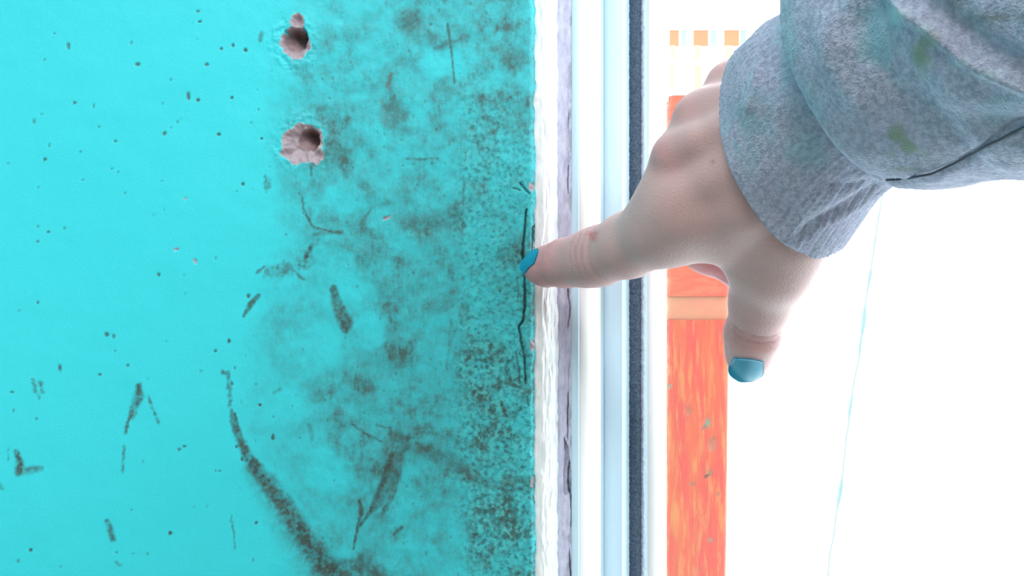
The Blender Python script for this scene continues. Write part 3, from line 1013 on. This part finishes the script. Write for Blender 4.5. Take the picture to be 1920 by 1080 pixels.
def surface_nets(F):
    s = F < 0
    nx, ny, nz = F.shape
    c = np.zeros((nx - 1, ny - 1, nz - 1), np.uint8)
    for i in (0, 1):
        for j in (0, 1):
            for k in (0, 1):
                c += s[i:nx - 1 + i, j:ny - 1 + j, k:nz - 1 + k]
    cells = np.argwhere((c > 0) & (c < 8))
    vid = np.full(c.shape, -1, np.int64)
    vid[tuple(cells.T)] = np.arange(len(cells))
    acc = np.zeros((len(cells), 3)); cnt = np.zeros(len(cells))
    cor = [np.array(v) for v in np.ndindex(2, 2, 2)]
    for a in cor:
        for ax in range(3):
            if a[ax]: continue
            b = a.copy(); b[ax] = 1
            fa = F[tuple((cells + a).T)]; fb = F[tuple((cells + b).T)]
            m = (fa < 0) != (fb < 0)
            t = np.where(m, fa / np.where(m, fa - fb, 1), 0)
            acc[m] += a + t[m][:, None] * (b - a)
            cnt += m
    V = cells + acc / cnt[:, None]
    Q = []
    for ax in range(3):
        u, v = (ax + 1) % 3, (ax + 2) % 3
        lo_ = [slice(None)] * 3; hi_ = [slice(None)] * 3
        lo_[ax] = slice(0, -1); hi_[ax] = slice(1, None)
        e = s[tuple(lo_)] != s[tuple(hi_)]
        E = np.argwhere(e)
        E = E[(E[:, u] > 0) & (E[:, v] > 0) & (E[:, u] < F.shape[u] - 1) & (E[:, v] < F.shape[v] - 1)]
        du = np.zeros(3, int); du[u] = 1
        dv = np.zeros(3, int); dv[v] = 1
        q = np.stack([vid[tuple((E - du - dv).T)], vid[tuple((E - dv).T)], vid[tuple(E.T)], vid[tuple((E - du).T)]], -1)
        flip = ~s[tuple(E.T)]
        q[flip] = q[flip][:, ::-1]
        Q.append(q)
    return V, np.concatenate(Q)


HV, HQ = surface_nets(F)
HV = lo + H * HV


def sdf_grad(p, f, e=.0003):
    g = np.zeros_like(p)
    for i in range(3):
        d = np.zeros(3); d[i] = e
        g[:, i] = f(p + d) - f(p - d)
    return g / np.maximum(np.linalg.norm(g, axis=1)[:, None], 1e-12)


ff = lambda p: hand_sdf(p, True)
for it in range(2):
    G = sdf_grad(HV, ff)
    HV = HV - G * np.clip(ff(HV), -.0012, .0012)[:, None]

s_ = NT('skin', 0.48, 0.4)
bs = s_.mix(s_.noise(160, 4), srgb(224, 188, 186), srgb(214, 176, 178))
bs = s_.mix(s_.math('MULTIPLY', s_.attr('pink'), s_.rng(s_.noise(300, 3), .2, .7, .7, 1.1), True), bs, srgb(224, 158, 162))
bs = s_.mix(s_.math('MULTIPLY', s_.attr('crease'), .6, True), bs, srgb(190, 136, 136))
bs = s_.mix(s_.attr('sore'), bs, srgb(206, 110, 108))
bs = s_.mix(s_.attr('mole'), bs, srgb(96, 66, 62))
s_.color(bs)
s_.b.inputs['Subsurface Weight'].default_value = 0.12
s_.b.inputs['Subsurface Radius'].default_value = (1.0, 0.35, 0.25)
s_.b.inputs['Subsurface Scale'].default_value = 0.004
s_.bump(s_.math('ADD', s_.noise(1300, 3), s_.voronoi(1500)), .00018, .35)
M_SKIN = s_.m

person = empty('person', tuple(pt(1612, 240, .19)))
tag(person, 'person in a paint stained grey sweatshirt pointing with teal nails at the crack', 'person')
pl_ = np.array(person.location)
hand = big_mesh('hand', HV - pl_, HQ, M_SKIN, person)
gauss = lambda c, r: np.exp(-(((HV - c) ** 2).sum(1)) / r ** 2)
pink = np.zeros(len(HV))
for c, r, a in [(pt(1020, 505, .258), .020, .95), (pt(1060, 515, .255), .012, .5), (pt(1100, 470, .240), .008, .5), (pt(1415, 632, .228), .009, .4), (pt(1403, 690, .24), .010, .6),
                (pt(1240, 285, .205), .006, .75), (pt(1283, 210, .207), .006, .6), (pt(1336, 148, .213), .007, .5), (pt(1350, 500, .255), .016, .9), (pt(1180, 520, .23), .010, .4)]:
    pink = np.maximum(pink, a * gauss(c, r))
attr(hand, 'pink', pink)
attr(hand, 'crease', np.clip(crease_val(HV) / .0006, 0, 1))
sore = np.zeros(len(HV))
for px, py in [(1108, 440), (1116, 438), (1112, 447)]:
    pr = HV.copy(); ppx = 960 + HV[:, 0] / HV[:, 1] * FOC; ppy = 540 - (HV[:, 2] - CAMZ) / HV[:, 1] * FOC
    sore = np.maximum(sore, .85 * np.exp(-(((ppx - px) / 6) ** 2 + ((ppy - py) / 5) ** 2)) * (HV[:, 1] < .25))
attr(hand, 'sore', sore)
mo = np.exp(-(((ppx - 1336) / 2.6) ** 2 + ((ppy - 305) / 3.4) ** 2)) * (HV[:, 1] < .215)
attr(hand, 'mole', np.clip(mo * 1.2, 0, 1))

# fingernails -----------------------------------------------------------------
w = NT('teal_blue_nail_polish', 0.35, 0.4)
w.color(w.mix(w.noise(220, 3), srgb(14, 152, 192), srgb(28, 166, 204)))
w.b.inputs['Coat Weight'].default_value = .25
w.b.inputs['Coat Roughness'].default_value = .25
M_NAIL = w.m


def nail(base, tip, normal, width, arch, over=0.0):
    """base, tip on the finger's back; patch snapped to the skin and lifted a little, with free edge"""
    base, tip, nrm = np.array(base), np.array(tip), np.array(normal, float)
    L = tip - base; ln = np.linalg.norm(L); L /= ln
    nrm -= L * (nrm @ L); nrm /= np.linalg.norm(nrm)
    Wd = np.cross(L, nrm)
    nu, nv = 25, 21
    u = np.linspace(0, 1, nu); v = np.linspace(-1, 1, nv)
    U, Vv = np.meshgrid(u, v, indexing='ij')
    wid = width * .5 * np.minimum(1, .80 + .3 * U) * np.where(U > .72, np.sqrt(np.maximum(0, 1 - ((U - .72) / .30) ** 2)), 1)
    wid = np.maximum(wid, width * .08)
    back = -.16 * (1 - Vv ** 2) * (1 - U)          # rounded cuticle
    p = base + (U + back)[..., None] * ln * L + (Vv * wid)[..., None] * Wd - (arch * (Vv * wid / (width * .5)) ** 2)[..., None] * nrm
    p = p.reshape(-1, 3)
    # lift to stand clear of the skin
    d = hand_sdf(p)
    snap = p.copy()
    for _ in range(4):
        d = hand_sdf(snap)
        mv = np.where(U.ravel() < .55, .0004 - d, np.maximum(.0004 - d, 0))
        mv = np.where((U.ravel() >= .55), mv * 1.0, mv)
        snap = snap + nrm * np.clip(mv, -.002, .002)[:, None]
    top = snap.reshape(nu, nv, 3)
    # even out along the length so the plate stays smooth
    for _ in range(6):
        top[1:-1] = (top[:-2] + 2 * top[1:-1] + top[2:]) / 4
    bot = top - nrm * .0007
    V = np.concatenate([top.reshape(-1, 3), bot.reshape(-1, 3)])
    q = grid_quads(nu, nv); n = nu * nv
    Q = [q[:, ::-1], q + n]
    rimi = [i * nv for i in range(nu)] + [(nu - 1) * nv + j for j in range(1, nv)] + [i * nv + nv - 1 for i in range(nu - 2, -1, -1)] + [j for j in range(nv - 2, 0, -1)]
    r = np.array(rimi); r2 = np.roll(r, -1)
    Q.append(np.stack([r, r2, r2 + n, r + n], -1))
    o = big_mesh('fingernail', V - pl_, np.concatenate(Q), M_NAIL, person)
    return o


o = nail(pt(1010, 484, .2560), pt(974, 495, .2630), (-.42, -.72, .54), .0070, .0013)
o['label'] = 'teal blue painted nail of the pointing finger'
o = nail(pt(1403, 672, .2325), pt(1398, 717, .2385), (-.04, -1, -.22), .0098, .0020)
o['label'] = 'teal blue painted thumbnail'

# ------------------------------------------------------------------ sleeve
w = NT('grey_heather_fleece', 0.95, 0.12)
he = w.noise(900, 4, 0.7)
hb = w.noise(90, 4, 0.6)
cc = w.mix(w.rng(he, .32, .68), srgb(152, 164, 192), srgb(208, 213, 238))
cc = w.mix(w.rng(hb, .35, .7, 0, .35), cc, srgb(182, 176, 208))
cc = w.mix(w.rng(w.noise(1600, 2), .62, .72, 0, .5), cc, srgb(120, 128, 148))
cc = w.mix(w.math('MULTIPLY', w.attr('teal'), w.rng(he, .2, .7, .5, 1), True), cc, srgb(136, 200, 216))
cc = w.mix(w.math('MULTIPLY', w.attr('green'), w.rng(he, .2, .7, .55, 1), True), cc, srgb(128, 158, 122))
cc = w.mix(w.math('MULTIPLY', w.attr('pale'), w.rng(he, .2, .7, .5, 1), True), cc, srgb(214, 240, 252))
cc = w.mix(w.math('MULTIPLY', w.attr('olive'), w.rng(he, .2, .7, .5, 1), True), cc, srgb(110, 114, 86))
w.color(cc)
w.b.inputs['Sheen Weight'].default_value = .25
w.b.inputs['Sheen Roughness'].default_value = .6
w.bump(w.math('ADD', he, w.noise(2200, 2)), .0005, .7)
M_FLEECE = w.m


def frames(pts):
    T = np.gradient(pts, axis=0); T /= np.linalg.norm(T, axis=1)[:, None]
    up = np.array([0.0, 0.0, 1.0])
    U = np.cross(T, up); U /= np.linalg.norm(U, axis=1)[:, None]
    W = np.cross(U, T)
    return T, U, W


def spline(keys, n):
    k = np.array(keys, float)
    t = np.linspace(0, len(k) - 1, n)
    i = np.clip(t.astype(int), 0, len(k) - 2); f = (t - i)[:, None]
    p0 = k[np.maximum(i - 1, 0)]; p1 = k[i]; p2 = k[i + 1]; p3 = k[np.minimum(i + 2, len(k) - 1)]
    return .5 * ((2 * p1) + (p2 - p0) * f + (2 * p0 - 5 * p1 + 4 * p2 - p3) * f ** 2 + (3 * p1 - p0 - 3 * p2 + p3) * f ** 3)


def stain_light_attrs(o, V):
    ppx = 960 + V[:, 0] / V[:, 1] * FOC; ppy = 540 - (V[:, 2] - CAMZ) / V[:, 1] * FOC
    near = V[:, 1] > .05
    nw = (fbm(V[:, 0] * 260, V[:, 2] * 260, V[:, 1] * 260, octaves=3, seed=141) - .5)
    def spot(lst):
        a = np.zeros(len(V))
        for x, y, rx, ry, am in lst:
            d = np.hypot((ppx - x) / rx, (ppy - y) / ry) + nw * 1.7
            a = np.maximum(a, am * sstep(1.1, .3, d))
        return np.where(near, a, 0)
    attr(o, 'green', spot([(1726, 108, 26, 38, .95), (1742, 78, 24, 22, .7), (1680, 250, 22, 26, .8), (1700, 278, 26, 24, .85), (1672, 290, 16, 22, .6), (1745, 60, 34, 18, .5), (1685, 318, 40, 12, .45), (1735, 290, 14, 14, .35)]))
    attr(o, 'teal', spot([(1650, 60, 50, 80, .6), (1475, 100, 25, 130, .5), (1500, 200, 60, 70, .3), (1410, 230, 60, 80, .45), (1520, 285, 60, 40, .5), (1870, 190, 60, 40, .35)]))
    attr(o, 'pale', spot([(1690, 25, 34, 20, .7), (1735, 52, 30, 14, .7), (1800, 118, 34, 12, .55), (1860, 140, 40, 12, .55), (1905, 158, 30, 12, .5)]))  # highlights along the fold crests, painted into the fabric colour
    attr(o, 'olive', spot([(1860, 32, 50, 7, .75), (1790, 10, 14, 40, .4), (1915, 36, 20, 10, .6), (1830, 40, 70, 22, .3)]))



def loft(rings, s_keys, s_vals):
    """rings: (centre, U, W) triples, Catmull-Rom blended at s_vals"""
    K = np.array([np.concatenate(r) for r in rings])
    n = len(K)
    t = np.interp(s_vals, s_keys, np.arange(n))
    i = np.clip(t.astype(int), 0, n - 2); f = (t - i)[:, None]
    p0 = K[np.maximum(i - 1, 0)]; p1 = K[i]; p2 = K[i + 1]; p3 = K[np.minimum(i + 2, n - 1)]
    R = .5 * ((2 * p1) + (p2 - p0) * f + (2 * p0 - 5 * p1 + 4 * p2 - p3) * f ** 2 + (3 * p1 - p0 - 3 * p2 + p3) * f ** 3)
    return R[:, :3], R[:, 3:6], R[:, 6:]


def ring(c, axis, rx, rz):
    ax = np.array(axis, float); ax /= np.linalg.norm(ax)
    U = np.cross(ax, (0, 0, 1.0)); U /= np.linalg.norm(U)
    W = np.cross(U, ax)
    return (np.array(c, float), U * rx, W * rz)


def pix(V):
    return 960 + V[..., 0] / V[..., 1] * FOC, 540 - (V[..., 2] - CAMZ) / V[..., 1] * FOC


# cuff: ribbed band with a turned hem
C0 = pt(1486, 284, .207)
rim_r = ring(C0, (.58, -.78, .24), .0284, .0290)
mid_r = ring(pt(1546, 208, .196), (.54, -.80, .30), .0268, .0254)
end_r = ring(pt(1640, 140, .182), (.50, -.82, .34), .0240, .0225)
NU = 240
sv = np.linspace(0, 1, 60)
c, Uc, Wc = loft([rim_r, mid_r, end_r], [0, .5, 1], sv)
a = np.linspace(0, 2 * np.pi, NU, endpoint=False)
A_, S_ = np.meshgrid(a, sv)
k = 1 - .075 * np.exp(-(S_ / .035) ** 2)                       # rounded hem
k = k + .007 * np.sin(A_ * 95)                                  # ribs
k = k + (fbm(np.cos(A_) * 1.6 + 5, np.sin(A_) * 1.6 + 5, S_ * 2.2, octaves=3, seed=151) - .5) * .16
V = c[:, None, :] + (k * np.cos(A_))[..., None] * Uc[:, None, :] + (k * np.sin(A_))[..., None] * Wc[:, None, :]
# gathered folds where the band buckles under the wrist
vx, vy = pix(V)
Nn = V - c[:, None, :]; Nn /= np.linalg.norm(Nn, axis=-1)[..., None]
def bump_line(vx, vy, pts, amp, wid):
    best = np.full(vx.shape, 1e9)
    for (x0, y0), (x1, y1) in zip(pts[:-1], pts[1:]):
        dx, dy = x1 - x0, y1 - y0
        t = np.clip(((vx - x0) * dx + (vy - y0) * dy) / (dx * dx + dy * dy), 0, 1)
        best = np.minimum(best, np.hypot(vx - x0 - t * dx, vy - y0 - t * dy))
    return amp * np.exp(-(best / wid) ** 2)
dd = bump_line(vx, vy, [(1500, 440), (1535, 415), (1590, 385), (1640, 352)], -.0014, 10)
dd += bump_line(vx, vy, [(1560, 345), (1590, 350), (1630, 340)], -.0007, 8)
dd += bump_line(vx, vy, [(1530, 425), (1580, 402), (1625, 372)], .0008, 9)
dd += bump_line(vx, vy, [(1420, 130), (1405, 200)], .0010, 10)
V = V + Nn * dd[..., None]
inner = c[:30:6][:, None, :] + (V[:30:6] - c[:30:6][:, None, :]) * .90
Vc3 = np.concatenate([inner[::-1], V], 0)
Vc = Vc3.reshape(-1, 3)

# sleeve: bulges over the cuff, runs back to the elbow beside the camera and up the arm
def rpx(px, py, Y, r, axis, q=1.0): return ring(pt(px, py, Y), axis, r * Y / FOC, r * q * Y / FOC)
R_ = [rpx(1655, 122, .1790, 160, (.50, -.82, .30)),
      rpx(1634, 118, .1805, 232, (.50, -.82, .28)),
      rpx(1650, 112, .1775, 256, (.50, -.84, .26)),
      rpx(1718, 78, .1690, 284, (.50, -.84, .24)),
      rpx(1830, 30, .1590, 318, (.50, -.84, .22)),
      rpx(1990, -35, .1450, 372, (.50, -.85, .20))]
c5 = R_[-1][0]
R_ += [ring(c5 + np.array([.040, -.062, .010]), (.5, -.85, .15), .039, .039),
       ring(c5 + np.array([.085, -.130, .015]), (.5, -.85, .0), .042, .042),
       ring(c5 + np.array([.125, -.190, .000]), (.45, -.8, -.3), .045, .046),
       ring(c5 + np.array([.155, -.260, -.045]), (.2, -.9, -.4), .049, .050),
       ring(c5 + np.array([.165, -.360, -.090]), (.1, -.95, -.3), .055, .055)]
sk = [0, .004, .012, .03, .055, .09, .16, .24, .31, .4, .5]
sv = np.concatenate([np.linspace(0, .1, 170), np.linspace(.1, .5, 70)[1:]])
c, Us, Ws = loft(R_, sk, sv)
a = np.linspace(0, 2 * np.pi, 300, endpoint=False)
A_, S_ = np.meshgrid(a, sv)
V = c[:, None, :] + np.cos(A_)[..., None] * Us[:, None, :] + np.sin(A_)[..., None] * Ws[:, None, :]
n1 = fbm(V[..., 0] * 34, V[..., 1] * 34, V[..., 2] * 34, octaves=3, seed=161) - .5
n2 = fbm(V[..., 0] * 130, V[..., 1] * 130, V[..., 2] * 130, octaves=3, seed=162) - .5
Nn = V - c[:, None, :]; Nn /= np.linalg.norm(Nn, axis=-1)[..., None]
dd = (n1 * .007 + n2 * .0020) * sstep(0, .012, S_)
vx, vy = pix(V)
front = (V[..., 1] > .06) & ((Nn * (V - np.array([0, 0, CAMZ]))).sum(-1) < 0)
fl = bump_line(vx, vy, [(1640, -30), (1690, 25), (1735, 58), (1800, 112), (1860, 140), (1930, 165)], .0014, 11)
fl += bump_line(vx, vy, [(1700, -20), (1770, 40), (1840, 90), (1930, 125)], -.0014, 22)
fl += bump_line(vx, vy, [(1610, 40), (1625, 110), (1680, 175), (1800, 230), (1930, 240)], -.0012, 26)
fl += bump_line(vx, vy, [(1540, 40), (1560, 130), (1600, 200)], .0008, 24)
seam_px = [(1662, 334), (1700, 331), (1745, 322), (1790, 303), (1840, 276), (1880, 254), (1935, 226), (1990, 200)]
fl += bump_line(vx, vy, seam_px, -.0008, 5)
dd = dd + np.where(front, fl, 0)
V = V + Nn * dd[..., None]
Vs = V
sleeve = big_mesh('sleeve', Vs.reshape(-1, 3) - pl_, grid_quads(Vs.shape[0], Vs.shape[1], wrap=True), M_FLEECE, person)
sleeve['label'] = 'grey heather sweatshirt sleeve with green stains'
stain_light_attrs(sleeve, Vs.reshape(-1, 3))
cuff = big_mesh('cuff', Vc - pl_, grid_quads(Vc3.shape[0], Vc3.shape[1], wrap=True), M_FLEECE, sleeve)
cuff['label'] = 'ribbed grey cuff'
stain_light_attrs(cuff, Vc)
# stitched seams: along the underside and where sleeve meets cuff
M_SEAM = plain('dark_seam_thread', srgb(104, 110, 124), .9, .3, 900)
vx, vy = pix(Vs)
sp = []
Vs = Vs + Nn * .0005
fr = np.where(front.ravel())[0]
fx, fy, fv = vx.ravel()[fr], vy.ravel()[fr], Vs.reshape(-1, 3)[fr]
for (x0, y0), (x1, y1) in zip(seam_px[:-1], seam_px[1:]):
    for t in np.linspace(0, 1, 8, endpoint=False):
        x, y = x0 + (x1 - x0) * t, y0 + (y1 - y0) * t
        d = np.hypot(fx - x, fy - y)
        j = np.argsort(d)[:4]
        wgt = 1 / (d[j] + 1)
        sp.append((fv[j] * wgt[:, None]).sum(0) / wgt.sum())
sp = np.array(sp)
for _ in range(3): sp[1:-1] = (sp[:-2] + 2 * sp[1:-1] + sp[2:]) / 4
o = tube('seam', sp - pl_, .00024, M_SEAM, sleeve, 8)
print('hand verts', len(HV), 'wall verts', len(wall.data.vertices))
